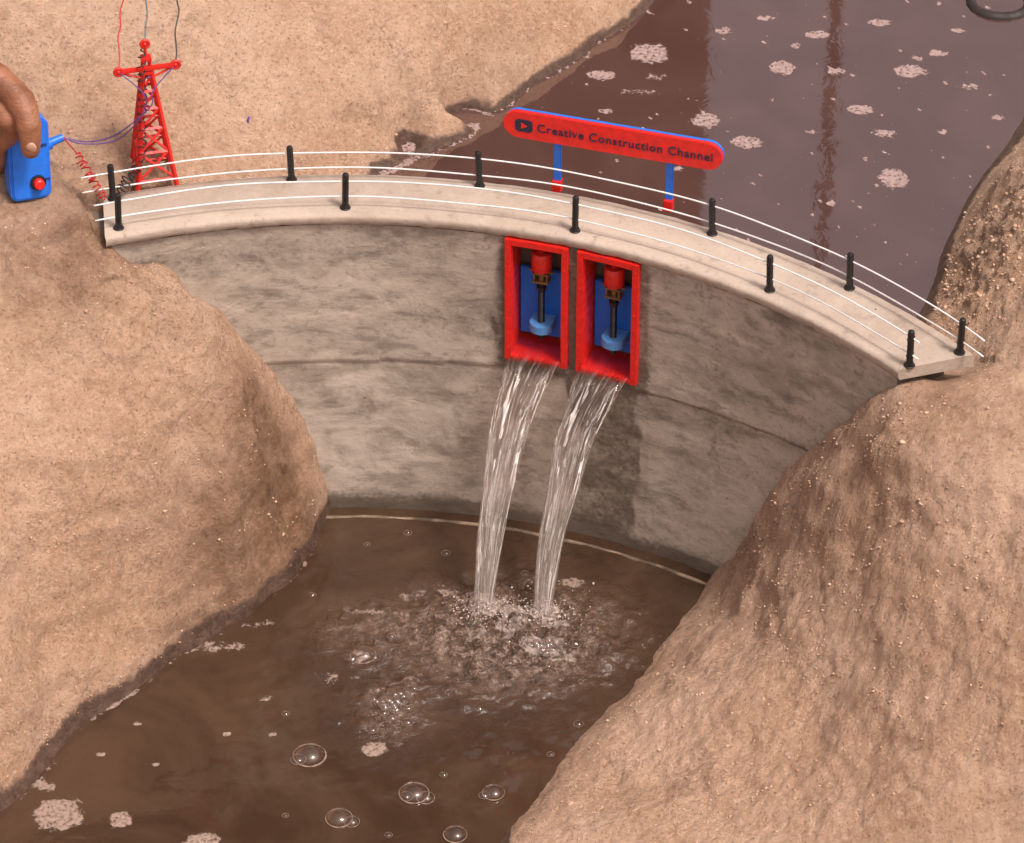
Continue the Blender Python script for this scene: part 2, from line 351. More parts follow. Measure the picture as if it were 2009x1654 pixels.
# loose grains and clods, seated on the soil surface
CLOD=NT("loose_clods")
CLOD=CLOD.fin(CLOD.mix(CLOD.rng(CLOD.noise(14,4),.35,.65),(.36,.205,.125),(.60,.41,.29)),.95,CLOD.bump(CLOD.noise(120,4),.6,.006))
t=(1+5**.5)/2
ICO=[Vector(p).normalized() for p in [(-1,t,0),(1,t,0),(-1,-t,0),(1,-t,0),(0,-1,t),(0,1,t),(0,-1,-t),(0,1,-t),(t,0,-1),(t,0,1),(-t,0,-1),(-t,0,1)]]
IF=[(0,11,5),(0,5,1),(0,1,7),(0,7,10),(0,10,11),(1,5,9),(5,11,4),(11,10,2),(10,7,6),(7,1,8),(3,9,4),(3,4,2),(3,2,6),(3,6,8),(3,8,9),(4,9,5),(2,4,11),(6,2,10),(8,6,7),(9,8,1)]
ok=inner&(abs(X)<4.2)&(Y<4.2)&(Y>-3.9)&(hgt>.08)&~((r_>4.64)&(r_<5.25)&(angs>-20.5)&(angs<54))
cand=np.nonzero(ok)[0]; pw=np.minimum(nl_[cand],2.2)*(.3+np.clip(nh[cand],0,1)*1.6+rub[cand]*1.5); pw/=pw.sum()
sel=np.random.choice(cand,15000,p=pw)
V=[];Fc=[]
for i in sel:
    s=.003+.008*random.random()**4
    if random.random()<.02: s*=1.8
    if rub[i]>.3 and random.random()<.3: s*=1.6
    c=Vector((X2[i]+random.uniform(-.01,.01),Y2[i]+random.uniform(-.01,.01),Z2[i]+s*.15)); o=len(V); M=Matrix.Rotation(random.random()*6,3,'Z')
    sq=(random.uniform(.7,1.3),random.uniform(.7,1.3),random.uniform(.5,.9))
    for p in ICO:
        p=p*random.uniform(.75,1.2); V.append(tuple(c+M@Vector((p.x*sq[0],p.y*sq[1],p.z*sq[2]))*s))
    Fc+=[(a+o,b+o,d+o) for a,b,d in IF]
g=MB(); g.v=V; g.f=Fc
gravel=obj("gravel",g,CLOD,recalc=False); gravel["kind"]="stuff"; tag(gravel,"loose tan grit and clods scattered over dry sandy soil","gravel")

# ------------------------------------------------------------------ water
def water_mat(name,base,foamc,rip,rs,rough,ior,lighter,fleck):
    m=NT(name); co=m.coord(); f=m.attr("foam"); ch=m.attr("churn"); n=m.noise(11,8,.7,co,.6); n2=m.noise(60,3,.6,co); n5=m.noise(34,4,.6,co)
    fm=m.math('ADD',f,m.math('MULTIPLY',m.math('SUBTRACT',n,.5),1.9)); fm=m.rng(fm,.42,.62)
    fm=m.math('MULTIPLY',fm,m.rng(f,.03,.2))
    hol=m.rng(m.vor(22,'F1',co),.12,.34,.25,1); fm=m.math('MULTIPLY',fm,hol); fm=m.math('MULTIPLY',fm,m.rng(n5,.3,.6,.3,1))
    rid=m.math('ABSOLUTE',m.math('SUBTRACT',m.noise(5,6,.65,co,1.8),.5)); lace=m.rng(rid,.030,.0)
    rid2=m.math('ABSOLUTE',m.math('SUBTRACT',m.noise(18,4,.6,co,.8),.5)); lace=m.math('MAXIMUM',lace,m.math('MULTIPLY',m.rng(rid2,.06,0),m.rng(n,.48,.60)))
    lace=m.math('MULTIPLY',lace,m.rng(ch,.12,.8)); lace=m.math('MULTIPLY',lace,m.rng(n,.42,.6,.15,1))
    big=m.noise(.8,5,.6,co,1.5); bc=m.mix(m.rng(big,.35,.65),base,lighter)
    bc=m.mix(m.math('MULTIPLY',m.rng(ch,0,.9),m.rng(n,.38,.60,.12,.9)),bc,(base[0]*4.6,base[1]*5.2,base[2]*6.2))
    sp=m.math('MULTIPLY',m.rng(m.vor(11,'F1',co),.05,.025),m.rng(m.noise(3,2,.5,co),.48,.55))
    fm=m.math('MAXIMUM',m.math('MAXIMUM',fm,m.math('MULTIPLY',sp,fleck)),m.math('MULTIPLY',lace,.9))
    col=m.mix(m.math('MULTIPLY',fm,.8),bc,m.mix(m.rng(ch,.3,.9),foamc,(.56,.45,.39)))
    b=m.bump(m.noise(rs,4,.5,co,.5),rip,.03); b=m.bump(m.math('MULTIPLY',n2,fm),.6,.012,b); b=m.bump(m.math('MULTIPLY',m.noise(13,5,.6,co,.8),ch),1.0,.13,b)
    m.b.inputs['IOR'].default_value=ior
    return m.fin(col,m.rng(fm,0,1,rough,.6),b)
POOL=water_mat("muddy_pool_water",(.042,.022,.0125),(.38,.27,.22),.25,4,.05,1.55,(.064,.036,.0215),.25)
RESV=water_mat("reservoir_water",(.066,.029,.023),(.42,.275,.245),.05,3,.04,2.3,(.080,.039,.031),.6)
def foamarr(X,Y,lst,zw):
    f=np.zeros(len(X))
    for u,v,ru,rv,s in lst:
        c=pixZ(u,v,zw); rx=ru*.0036; ry=rv*.0036/.6157
        d=np.sqrt(((X-c.x)/rx)**2+((Y-c.y)/ry)**2); f=np.maximum(f,s*sst(1.4,.4,d))
    return f
L1=pixZ(950,1192,0); L2=pixZ(1066,1198,0)
px=np.arange(-4.6,2.3,.022); py=np.arange(-4.9,.32,.022); PX,PY=np.meshgrid(px,py); sh=PX.shape; PX=PX.ravel();PY=PY.ravel(); PZ=np.zeros(len(PX))
for L in(L1,L2):
    d=np.hypot(PX-L.x,PY-L.y); PZ+=.012*np.sin(d*34)*np.exp(-d*3.4)*sst(.02,.12,d)+.05*np.exp(-(d/.09)**2)
dd=np.hypot((PX-.02)*.8,PY+1.35)
for i in np.nonzero(dd<2.2)[0]:
    k=math.exp(-dd[i]*1.8); PZ[i]+=k*.11*fr_((PX[i]*5,PY[i]*5,3),.7,2,4)
for i in range(len(PX)): PZ[i]+=.005*noise.noise((PX[i]*3,PY[i]*4,8))
churn=np.clip(1.15*np.exp(-(((PX-.05)/.50)**2+((PY+1.28)/.40)**2))+.35*np.exp(-(((PX+.1)/.85)**2+((PY+1.35)/.65)**2))+.3*np.exp(-(((PX+.9)/.5)**2+((PY+1.25)/.3)**2))+.4*np.exp(-(((PX+.85)/.25)**2+((PY+2.1)/.35)**2)),0,1)
fl=[(1000,1222,52,24,.62),(1060,1268,65,26,.68),(950,1192,38,18,1.05),(1066,1200,36,18,1.05),(1010,1200,30,14,.75),(920,1175,34,11,.7),(1095,1225,38,16,.7),(880,1162,34,9,.7),(800,1170,40,8,.5),(720,1200,55,7,.6),(800,1205,40,6,.5),(1125,1142,34,10,.7),
 (1100,1290,40,14,.6),(940,1240,50,18,.4),(735,1470,28,15,.85),(115,1597,50,28,1.0),(235,1608,23,14,1.0),(400,1648,38,13,.9),(760,1370,50,40,.4),(820,1340,40,30,.3),(700,1290,40,12,.5),
 (268,1420,8,4,.9),(445,1440,9,4,.9),(535,1440,12,5,.8),(198,1480,12,4,.8),(305,1500,10,4,.8),(640,1330,30,14,.4),(520,1370,22,6,.5),(430,1268,70,14,.5),(510,1225,50,9,.45),(90,1540,30,14,.6)]
def gridobj(name,XX,YY,ZZ,shp,mat,attrs):
    me=bpy.data.meshes.new(name); idx=np.arange(shp[0]*shp[1]).reshape(shp)
    q=np.stack([idx[:-1,:-1],idx[:-1,1:],idx[1:,1:],idx[1:,:-1]],-1).reshape(-1,4)
    me.from_pydata(np.stack([XX,YY,ZZ],1).tolist(),[],q.tolist()); me.update()
    for k,ar in attrs.items():
        a=me.attributes.new(k,'FLOAT','POINT'); a.data.foreach_set("value",ar.astype(np.float32))
    me.polygons.foreach_set("use_smooth",[True]*len(me.polygons)); me.materials.append(mat)
    o=link(bpy.data.objects.new(name,me)); o["kind"]="structure"; return o
# thin broken scum line that follows the soil edge
def edge_scum(XX,YY,lev,amp,seed):
    ix=np.clip(np.searchsorted(xs,XX)-1,0,nx-1); iy=np.clip(np.searchsorted(ys,YY)-1,0,ny-1); h=Zg[iy,ix]-lev
    band=sst(-.10,-.03,h)*sst(.02,-.01,h)
    mod=np.array([.5+.9*noise.noise((x*1.6,y*1.6,seed)) for x,y in zip(XX,YY)])
    return band*np.clip(mod,0,1)*amp
fo=np.maximum(foamarr(PX,PY,fl,0),np.where((PX<-.8)&(PY<-.1),edge_scum(PX,PY,0,1.0,3),0))
w1=gridobj("water",PX,PY,PZ,sh,POOL,dict(foam=fo,churn=churn))
aa=np.arange(62,-26,-.3); rr=np.concatenate([np.arange(5.12,11,.03),np.arange(11,20,.5)]); AA,RR=np.meshgrid(aa,rr); sh2=AA.shape
QX=(DC.x+RR*np.sin(np.radians(AA))).ravel(); QY=(DC.y+RR*np.cos(np.radians(AA))).ravel()
fr=[(1275,105,48,26,.85),(1180,148,32,12,.95),(1535,133,30,18,.95),(1605,68,30,10,.95),(1725,45,30,12,.7),(1785,140,36,16,.9),(1688,215,30,12,.95),(1385,235,34,18,.9),(1190,218,18,8,.95),
 (1465,280,36,16,.85),(1755,350,30,24,.85),(1740,262,38,10,.7),(1420,60,24,12,.7),(1560,90,18,9,.8),(1905,170,22,8,.8),(1840,105,24,10,.85),(1640,140,20,9,.8),(1800,115,14,8,.8),(1590,260,16,6,.8),(1330,330,24,8,.6),
 (1630,400,12,5,.8),(1720,440,16,6,.6),(1480,360,10,4,.8),(1500,35,24,8,.7),(1960,230,20,8,.7),(1880,60,20,8,.7),(1850,260,14,6,.8),(1290,150,30,10,.55),(1250,180,60,8,.45)]
for k in range(170):
    fr.append((random.uniform(1150,1980),random.uniform(0,520),random.uniform(3,9),random.uniform(2,4),random.uniform(.6,1)))
fo2=np.maximum(foamarr(QX,QY,fr,WZ),np.where((QX<2)&(QY<4.5),edge_scum(QX,QY,WZ,.9,7),0))
w2=gridobj("water",QX,QY,np.full(len(QX),WZ),sh2,RESV,dict(foam=fo2,churn=np.zeros(len(QX))))

# ------------------------------------------------------------------ dam
BASE=cylw(17,4.9,0)
dam=empty("dam",BASE); OFF=DC-BASE
tag(dam,"curved grey concrete arch dam holding back muddy water","dam")
A0,A1=-19.4,50.6; st=.2
na=int(round((A1-A0)/st)); zs=np.round(np.arange(-.3,2.5001,.02),3); nzv=len(zs)
gates=[(14.2,18.8),(20.4,25.0)]; GZ0,GZ1=1.5,2.46
vs=[];wa=[];pa=[]
for i in range(na+1):
    a=A0+i*st
    for z in zs:
        p=cyl(a,RF,z); off=.006*fr_((p.x*2,p.y*2,p.z*3),.8,2,4)
        zj=1.33+.0022*max(0,a)*1.6
        dj=abs(z-zj-.012*noise.noise((a*.4,0,1)))
        p=cyl(a,RF+off+(.012 if z<zj else 0),z); vs.append(p)
        w_=.66*max(0,1-dj/.03) if a>26 else .48*max(0,1-dj/.03)
        w_=max(w_,.9*max(0,1-(z-.02)/.24))
        nn=noise.noise((a*.6,z*3,4))
        if z<1.55:
            c=min(1,max(0,(3.6+nn*.8-abs(a-22.2))/.5)); w_=max(w_,.60*c)
            w_=max(w_,.42*max(0,1-abs(a-15.2)/2.4))
        da=max(13.4-a,0,a-26.0); dz=max(1.40-z,0); dist_=math.hypot(da*.0826,dz)
        w_=max(w_,.66*max(0,1-dist_/(.10+.06*nn)))
        if 1.5<z<2.0: w_=max(w_,.9*max(0,1-abs(a-12.5+nn)/1.0)*(1-abs(z-1.72)/.3 if abs(z-1.72)<.3 else 0))
        w_=max(w_,.55*max(0,(z-2.2)/.3)*(.6+.8*noise.noise((a*.35,0,5))))
        if a<6: w_=max(w_,.48*max(0,1-abs(z-2.28)/.36))
        if a>27: w_=max(w_,.28+.16*noise.noise((a*.2,z,2)))
        w_=max(w_,.36*max(0,noise.noise((a*.16,z*2.6,9))*1.8) if z>1.3 else 0)
        aL=-6.0-(max(0,z)**3)*1.15
        w_=max(w_,.75*max(0,1-abs(a-aL)/2.0) if z<1.7 else 0)
        wa.append(w_); pa.append(.6*max(0,1-abs(a+0)/12)*(1 if z<1.25 else .3)*min(1,max(0,(z-.1)/.2))+(.25 if 26.5<a<45 and z<.95 and z>.1 else 0))
fs=[]
def ingate(a,z): return any(g0-1e-3<a<g1-1e-3 for g0,g1 in gates) and GZ0-1e-3<z<GZ1-1e-3
for i in range(na):
    for j in range(nzv-1):
        if not ingate(A0+i*st,zs[j]): fs.append((i*nzv+j,(i+1)*nzv+j,(i+1)*nzv+j+1,i*nzv+j+1))
mb=MB(); mb.v=vs; mb.f=fs; nfront=len(fs)
def strip(fn,n):
    o=len(mb.v)
    for i in range(n+1): mb.v+=list(map(tuple,fn(i/n)))
    for i in range(n): mb.f.append((o+2*i,o+2*i+1,o+2*i+3,o+2*i+2))
strip(lambda t:(cyl(A0+(A1-A0)*t,RF+.01,2.5),cyl(A0+(A1-A0)*t,5.16,2.5)),60)
strip(lambda t:(cyl(A0+(A1-A0)*t,5.16,-.3),cyl(A0+(A1-A0)*t,5.16,2.5)),60)
for a in(A0,A1): 
    o=len(mb.v); mb.v+=[tuple(cyl(a,r,z)) for r,z in((RF,-.3),(5.16,-.3),(5.16,2.5),(RF,2.5))]; mb.f.append((o,o+1,o+2,o+3))
RD=4.97
for g0,g1 in gates:
    for a in(g0,g1):
        o=len(mb.v); mb.v+=[tuple(cyl(a,r,z)) for r,z in((RF,GZ0),(RD,GZ0),(RD,GZ1),(RF,GZ1))]; mb.f.append((o,o+1,o+2,o+3))
    strip(lambda t:(cyl(g0+(g1-g0)*t,RF,GZ0),cyl(g0+(g1-g0)*t,RD,GZ0)),6)
    strip(lambda t:(cyl(g0+(g1-g0)*t,RF,GZ1),cyl(g0+(g1-g0)*t,RD,GZ1)),6)
    strip(lambda t:(cyl(g0+(g1-g0)*t,RD,GZ0),cyl(g0+(g1-g0)*t,RD,GZ1)),6)
wall=obj("wall",mb,CONC,dam,OFF,recalc=False)
wall.data.polygons.foreach_set("use_smooth",[i<nfront for i in range(len(wall.data.polygons))])
nv=len(wall.data.vertices)
for nme,arr in(("wet",wa),("pale",pa)):
    at=wall.data.attributes.new(nme,'FLOAT','POINT'); at.data.foreach_set("value",np.array(list(arr)+[1.0 if nme=="wet" else 0]*(nv-len(arr)),dtype=np.float32))
mb=MB(); n=220
for i in range(n+1):
    t=i/n; k=fr_((t*40,0,0),.7,2,4)*.007; k2=fr_((t*30,5,0),.7,2,4)*.006; k3=fr_((t*70,9,0),.7,2,4)*.006
    af=-19.6+(51.0+19.6)*t; ab=-18.4+(53.0+18.4)*t
    prof=[(af,4.712+k,2.515+k3),(af,4.70+k,2.53+k3),(af,4.692+k,2.575),(af,4.70+k,2.590),(af,4.72+k,2.6),(ab,5.185+k2,2.6),(ab,5.20+k2,2.588),(ab,5.20+k2,2.504)]
    mb.v+=[tuple(cyl(*p)) for p in prof]
m_=8
for i in range(n):
    for k in range(m_): mb.f.append((i*m_+k,(i+1)*m_+k,(i+1)*m_+(k+1)%m_,i*m_+(k+1)%m_))
mb.f.append(tuple(range(m_))); mb.f.append(tuple(n*m_+k for k in range(m_))[::-1])
deck=obj("deck",mb,DECKM,dam,OFF,autosm=True)
mb=MB(); pts=[]
for i in range(90):
    a=-4+i*.45; pts.append(cyl(a,4.635+.006*noise.noise((a*.4,0,0)),-.003+.011*noise.noise((a*.3,3,0))))
mb.tube(pts,[.015+.004*noise.noise((i*.3,2,0)) for i in range(90)],8)
FOOT=paint("footing_rim",(.25,.175,.115),.6,.7,6,dirt=.5)
obj("footing",mb,FOOT,dam,OFF,smooth=True)

def gate_parts():
    P=[]
    f=MB(); a0,a1=13.7,19.15; r0,r1=4.685,4.955; bz0,bz1=1.49,2.505; e=.56
    f.cbox(a0,a0+e,bz0,bz1,r0,r0+.06,2); f.cbox(a1-e,a1,bz0,bz1,r0,r0+.06,2)
    f.cbox(a0+e,a1-e,bz1-.05,bz1,r0+.002,r0+.06,6)
    f.cbox(a0+e-.06,a0+e+.06,GZ0+.004,bz1-.06,r0+.03,r1,2); f.cbox(a1-e-.06,a1-e+.04,GZ0+.004,bz1-.06,r0+.03,r1,2)
    f.cbox(a0+e,a1-e,GZ0+.006,GZ0+.03,r0-.01,r1,6)
    for k in range(8):
        z=1.6+k*.12
        for a in(a0+.28,a1-.28): f.ball(cyl(a,r0,z),.007,6,4)
    P.append(("sluice_gate",f,RED,dict(bevel=.006)))
    p=MB(); p.cbox(14.42,18.45,1.585,2.14,4.90,4.93,6); P.append(("gate_panel",p,BLUE,dict(bevel=.004)))
    c=16.5
    m=MB(); c0=cyl(c,4.80,0)
    def at(z): return Vector((c0.x,c0.y,z))
    m.tube([at(2.215),at(2.225),at(2.355),at(2.365),at(2.366)],[.062,.070,.070,.062,.02],20); m.tube([at(2.366),at(2.38)],.022,12)
    m.tube([at(2.38),at(2.40)],.008,8)
    P.append(("motor",m,REDS,dict(autosm=True)))
    b=MB(); M=Matrix.Rotation(-rad(c),3,'Z')
    b.box(at(2.195),(.115,.08,.014),M); b.box(at(2.125),(.115,.08,.012),M)
    for sx in(-.045,.045):
        for sy in(-.028,.028): b.tube([at(2.12)+M@Vector((sx,sy,0)),at(2.20)+M@Vector((sx,sy,0))],.007,6)
    b.tube([at(2.13),at(2.19)],.022,12); b.box(at(2.207),(.17,.03,.012),M); b.box(at(2.207)+M@Vector((0,.08,0)),(.03,.14,.012),M)
    P.append(("gearbox",b,BRASS,{}))
    s=MB(); pr=[at(2.12),at(2.08),at(2.079),at(2.05),at(2.049)]; rr_=[.024,.024,.034,.034,.02]
    z=2.048
    while z>1.765: pr+=[at(z),at(z-.006)]; rr_+=[.020,.025]; z-=.012
    s.tube(pr,rr_,12); s.tube([at(1.69),at(1.685),at(1.64),at(1.63)],[.014,.024,.026,.018],12); s.tube([at(1.765),at(1.68)],.012,8)
    P.append(("screw_rod",s,BLACK,dict(autosm=True)))
    d=MB(); pts=[]
    for k in range(13):
        th=math.pi*k/12; pts.append(Vector((.082*math.cos(th),-.075*math.sin(th),0)))
    pts.append(Vector((-.082,.10,0))); pts.append(Vector((.082,.10,0)))
    n_=len(pts); vv=[at(1.775)+M@p for p in pts]+[at(1.705)+M@p for p in pts]
    d.add(vv,[tuple(range(n_)),tuple(range(2*n_-1,n_-1,-1))]+[(k,(k+1)%n_,n_+(k+1)%n_,n_+k) for k in range(n_)])
    P.append(("nut_bracket",d,BLUE2,dict(bevel=.004)))
    return P
par=None; first=[]
for nm,mb_,mt,kw in gate_parts():
    if par is None:
        par=obj(nm,mb_,mt,dam,OFF,**kw); first.append(par)
    else: first.append(obj(nm,mb_,mt,par,**kw))
g2=first[0].copy(); sc.collection.objects.link(g2); g2.rotation_euler=(0,0,-rad(6.25))
for o in first[1:]:
    c=o.copy(); sc.collection.objects.link(c); c.parent=g2

# ------------------------------------------------------------------ railings
def railing(posts,r,a0,a1,label):
    e=empty("railing",cylw(17,r,H)); off=DC-e.location
    proto=None
    for (u,v) in posts:
        a=ang_of(pixZ(u,v,H)); p=cyl(a,r,H)
        if proto is None:
            m=MB(); m.tube([(0,0,0),(0,0,.006),(0,0,.010)],[.038,.038,.03],12)
            m.tube([(0,0,.01),(0,0,.025),(0,0,.026),(0,0,.265),(0,0,.278),(0,0,.282)],[.030,.028,.023,.023,.019,.012],12)
            for zz in(.092,.222): m.tube([(0,-.03,zz),(0,.03,zz)],.009,8)
            proto=obj("post",m,BLACK,e,autosm=True); o=proto
        else:
            o=proto.copy(); sc.collection.objects.link(o); o.parent=e
        o.location=off+p; o.rotation_euler=(rad(random.uniform(-2,2)),rad(random.uniform(-2.5,2.5)),-rad(a))
    for z in(.092,.222):
        m=MB(); pts=[]
        for i in range(120):
            a=a0+(a1-a0)*i/119; pts.append(cyl(a,r+.003*math.sin(a*.5),H+z+.004*math.sin(a*.33+z*20)))
        m.tube(pts,.0055,6); obj("wire",m,WHITEW,e,off,smooth=True)
    tag(e,label,"railing","railings along the dam deck"); return e
railing([(236,455),(677,413),(1131,448),(1521,560),(1792,713)],4.785,ang_of(pixZ(188,445,H+.05)),ang_of(pixZ(1828,690,H+.1)),"black posts with two white wires along the downstream deck edge")
railing([(223,393),(572,347),(943,360),(1413,441),(1702,540),(1910,678)],5.135,ang_of(pixZ(160,385,H+.05)),ang_of(pixZ(1970,680,H+.1)),"black posts with two white wires along the reservoir deck edge")

# ------------------------------------------------------------------ sign
pl=pixZ(1092,366,2.6); pr=pixZ(1311,404,2.6); yaw=math.atan2(pr.y-pl.y,pr.x-pl.x)
mid=(pl+pr)/2; L=1.47/math.cos(yaw)
sign=empty("sign",(mid.x,mid.y+.03,2.56),(0,0,yaw)); tag(sign,"red rounded name board on two blue posts beside the dam","sign")
def stadium(m,cx,cz,l,h,y0,y1,seg=14,rr=None):
    rr=rr or h/2; pts=[]
    for (sx,sz,a0) in((1,1,0),(-1,1,90),(-1,-1,180),(1,-1,270)):
        for k in range(seg+1):
            a=rad(a0+90*k/seg); pts.append((cx+sx*(l/2-rr)+rr*math.cos(a),cz+sz*(h/2-rr)+rr*math.sin(a)))
    n=len(pts); vv=[(x,y0,z) for x,z in pts]+[(x,y1,z) for x,z in pts]
    m.add(vv,[tuple(range(n)),tuple(range(2*n-1,n-1,-1))]+[(k,(k+1)%n,n+(k+1)%n,n+k) for k in range(n)])
bc=.505; bx=(pixZ(1205,288,3.07)-mid).x/math.cos(yaw)
m=MB(); stadium(m,bx,bc,L,.212,-.045,-.012); obj("board",m,RED,sign,bevel=.003)
m=MB(); stadium(m,bx+.004,bc+.004,L*.998,.208,-.0119,.006); obj("backing_board",m,BLUE,sign)
hd=(pr-pl).length/2
for s in(-1,1):
    m=MB(); m.box((s*hd,.022,.22),(.052,.028,.50)); obj("post",m,BLUE,sign,bevel=.004)
    m=MB(); m.box((s*hd,.02,.02),(.062,.07,.09)); obj("foot",m,RED,sign,bevel=.004)
def text(body,width,parent,loc,mat,name="lettering",rot=(math.pi/2,0,0),off=.0):
    cu=bpy.data.curves.new(name,'FONT'); cu.body=body; cu.extrude=.01; cu.align_x='CENTER'; cu.align_y='CENTER'; cu.offset=off; cu.size=1; cu.space_character=1.08
    to=bpy.data.objects.new("tmp",cu); sc.collection.objects.link(to); bpy.context.view_layer.update()
    dg=bpy.context.evaluated_depsgraph_get(); me=bpy.data.meshes.new_from_object(to.evaluated_get(dg)); w=to.dimensions.x
    bpy.data.objects.remove(to); s=width/w
    for v in me.vertices: v.co=Vector((v.co.x*s,v.co.y*s*1.04,v.co.z*.3))
    me.materials.clear(); me.materials.append(mat); me.name=name
    o=bpy.data.objects.new(name,me); o.location=loc; o.rotation_euler=rot; return link(o,parent)
text("Creative Construction Channel",L*.80,sign,(bx+L*.058,-.0475,bc-.002),NAVY,off=.004)
m=MB(); stadium(m,bx-L*.405,bc,.125,.098,-.0485,-.044,6,.028); obj("emblem",m,NAVY,sign)
m=MB(); cx=bx-L*.405; m.add([(cx-.018,-.051,bc-.024),(cx-.018,-.051,bc+.024),(cx+.026,-.051,bc),(cx-.018,-.048,bc-.024),(cx-.018,-.048,bc+.024),(cx+.026,-.048,bc)],[(0,1,2),(5,4,3),(0,3,4,1),(1,4,5,2),(2,5,3,0)]); obj("play_mark",m,RED,sign)

# ------------------------------------------------------------------ pylon
pb=pixZ(302,345,2.6); gz=tz(pb.x,pb.y); pb=pixZ(302,345,gz)
pyl=empty("transmission_tower",(pb.x,pb.y,gz-.01),(0,0,rad(14))); tag(pyl,"small red lattice power pylon standing on sandy soil","pylon")
m=MB(); hb=.135; ht=.028; HT=.86
def leg(s,t,z): w=hb+(ht-hb)*z/HT; return Vector((s*w,t*w,z))
for s in(-1,1):
    for t_ in(-1,1): m.tube([leg(s,t_,-.03),leg(s,t_,HT)],.018,4)
lv=[.0,.06,.27,.45,.60,.73,HT]
for k,z in enumerate(lv[1:]):
    c4=[leg(-1,-1,z),leg(1,-1,z),leg(1,1,z),leg(-1,1,z)]
    for i in range(4): m.tube([c4[i],c4[(i+1)%4]],.012,4)
for k in range(1,len(lv)-1):
    z0,z1=lv[k],lv[k+1]
    cs=[(-1,-1),(1,-1),(1,1),(-1,1)]
    for i in range(4):
        a,b=cs[i],cs[(i+1)%4]
        m.tube([leg(*a,z0),leg(*b,z1)],.010,4)
        if k<3: m.tube([leg(*b,z0),leg(*a,z1)],.010,4)
m.box((0,0,HT+.012),(.085,.085,.024))
for s in(-1,1):
    for t_ in(-1,1): m.tube([(s*.026,t_*.026,HT+.02),(s*.022,t_*.022,HT+.10)],.010,4)
m.box((0,0,HT+.11),(.07,.07,.02)); m.tube([(0,0,HT+.11),(0,0,HT+.20)],.012,6)
obj("lattice_frame",m,REDS,pyl,bevel=0)
m=MB(); m.box((0,-.03,HT+.045),(.36,.03,.028)); m.tube([(-.17,-.03,HT+.03),(-.03,-.03,HT-.03)],.010,4); m.tube([(.17,-.03,HT+.03),(.03,-.03,HT-.03)],.010,4)
obj("crossarm",m,REDS,pyl,bevel=.003)
tips=[(-.195,-.03,HT+.045),(.195,-.03,HT+.045),(0,0,HT+.22)]
for tp in tips:
    m=MB(); tv=Vector(tp)
    m.tube([tv+Vector((.028*math.cos(a),0,.028*math.sin(a))) for a in [k*2*math.pi/16 for k in range(17)]],.011,6,caps=False); m.ball(tv,.018,8,6)
    obj("insulator",m,REDS,pyl,smooth=True)
bpy.context.view_layer.update(); PM=pyl.matrix_world
tw=[PM@Vector(t) for t in tips]
def wire(name,pts,r,mat,label,n=6,grp=None,cat="wire"):
    m=MB(); m.tube(pts,r,n); o=obj(name,m,mat,smooth=True); tag(o,label,cat,grp); return o
def lerp_sag(a,b,sag,n=30,wob=0,seed=0):
    out=[]
    for i in range(n+1):
        t=i/n; p=a.lerp(b,t); p.z-=sag*4*t*(1-t)
        if wob: p+=Vector((noise.noise((t*9,seed,0)),noise.noise((t*9,seed,5)),noise.noise((t*9,seed,9))))*wob*math.sin(math.pi*t)
        out.append(p)
    return out
for i,(u,mt,lb) in enumerate([(247,REDW,"thin red power wire rising from the pylon arm"),(352,BLKW,"thin black power wire rising from the pylon arm"),(299,GRNW,"thin grey green power wire rising from the pylon tip")]):
    wire("power_wire",lerp_sag(tw[i],pixY(u,-260,1.6),.03,40,.04,i),.0052,mt,lb,grp="power wires of the pylon")
def coil(a,b,turns,R,sag=0):
    base=lerp_sag(a,b,sag,turns*14,.03,3); out=[]
    ax=(b-a).normalized(); n1=ax.orthogonal().normalized(); n2=ax.cross(n1)
    for i,p in enumerate(base):
        t=2*math.pi*i/14; e=min(1,i/10,(len(base)-1-i)/10)
        out.append(p+(n1*math.cos(t)+n2*math.sin(t))*R*e)
    return out
pc=coil(tw[2]+Vector((-.02,-.03,-.02)),PM@Vector((-.09,-.12,.22)),14,.026)
c2=coil(pc[-1],pixZ(232,378,2.66),9,.032)
wire("coiled_wire",pc+c2[1:],.005,BLKW,"coiled black wire hanging down the pylon to the deck")
wire("purple_wire",lerp_sag(tw[0],tw[1],.07,24,.03,7),.0045,PURP,"purple wire looped between the pylon arms",grp="purple wires")

# ------------------------------------------------------------------ remote control
RBp=pixZ(57,384,2.62); RBp.z=tz(RBp.x,RBp.y); RBp=pixZ(57,385,RBp.z)
rem=empty("remote_control",RBp,(rad(-8),rad(4),rad(22))); tag(rem,"blue plastic remote box with a red push button held in fingers","remote control")
m=MB(); stadium(m,0,.30,.285,.59,-.075,.075,8,.055); obj("housing",m,BLUE,rem,bevel=.012)
m=MB(); stadium(m,0,.30,.250,.55,-.081,-.0751,8,.04); obj("face_plate",m,BLUE,rem,bevel=.003)
m=MB(); m.tube([(.045,-.082,.135),(.045,-.097,.135),(.045,-.100,.135)],[.055,.055,.045],24); obj("button_ring",m,BLACK,rem,autosm=True)
m=MB(); m.tube([(.045,-.099,.135),(.045,-.135,.135),(.045,-.142,.135)],[.038,.036,.028],24); obj("push_button",m,RED,rem,autosm=True)
m=MB(); m.tube([(.12,0,.36),(.17,0,.375),(.175,0,.377),(.26,0,.40)],[.045,.045,.030,.026],12); obj("cable_gland",m,BLUE,rem,autosm=True)
text("OFF",.06,rem,(.088,-.083,.40),NAVY,off=.01); text("ON",.035,rem,(.115,-.083,.15),NAVY,off=.01)
bpy.context.view_layer.update(); ge=rem.matrix_world@Vector((.26,0,.40))
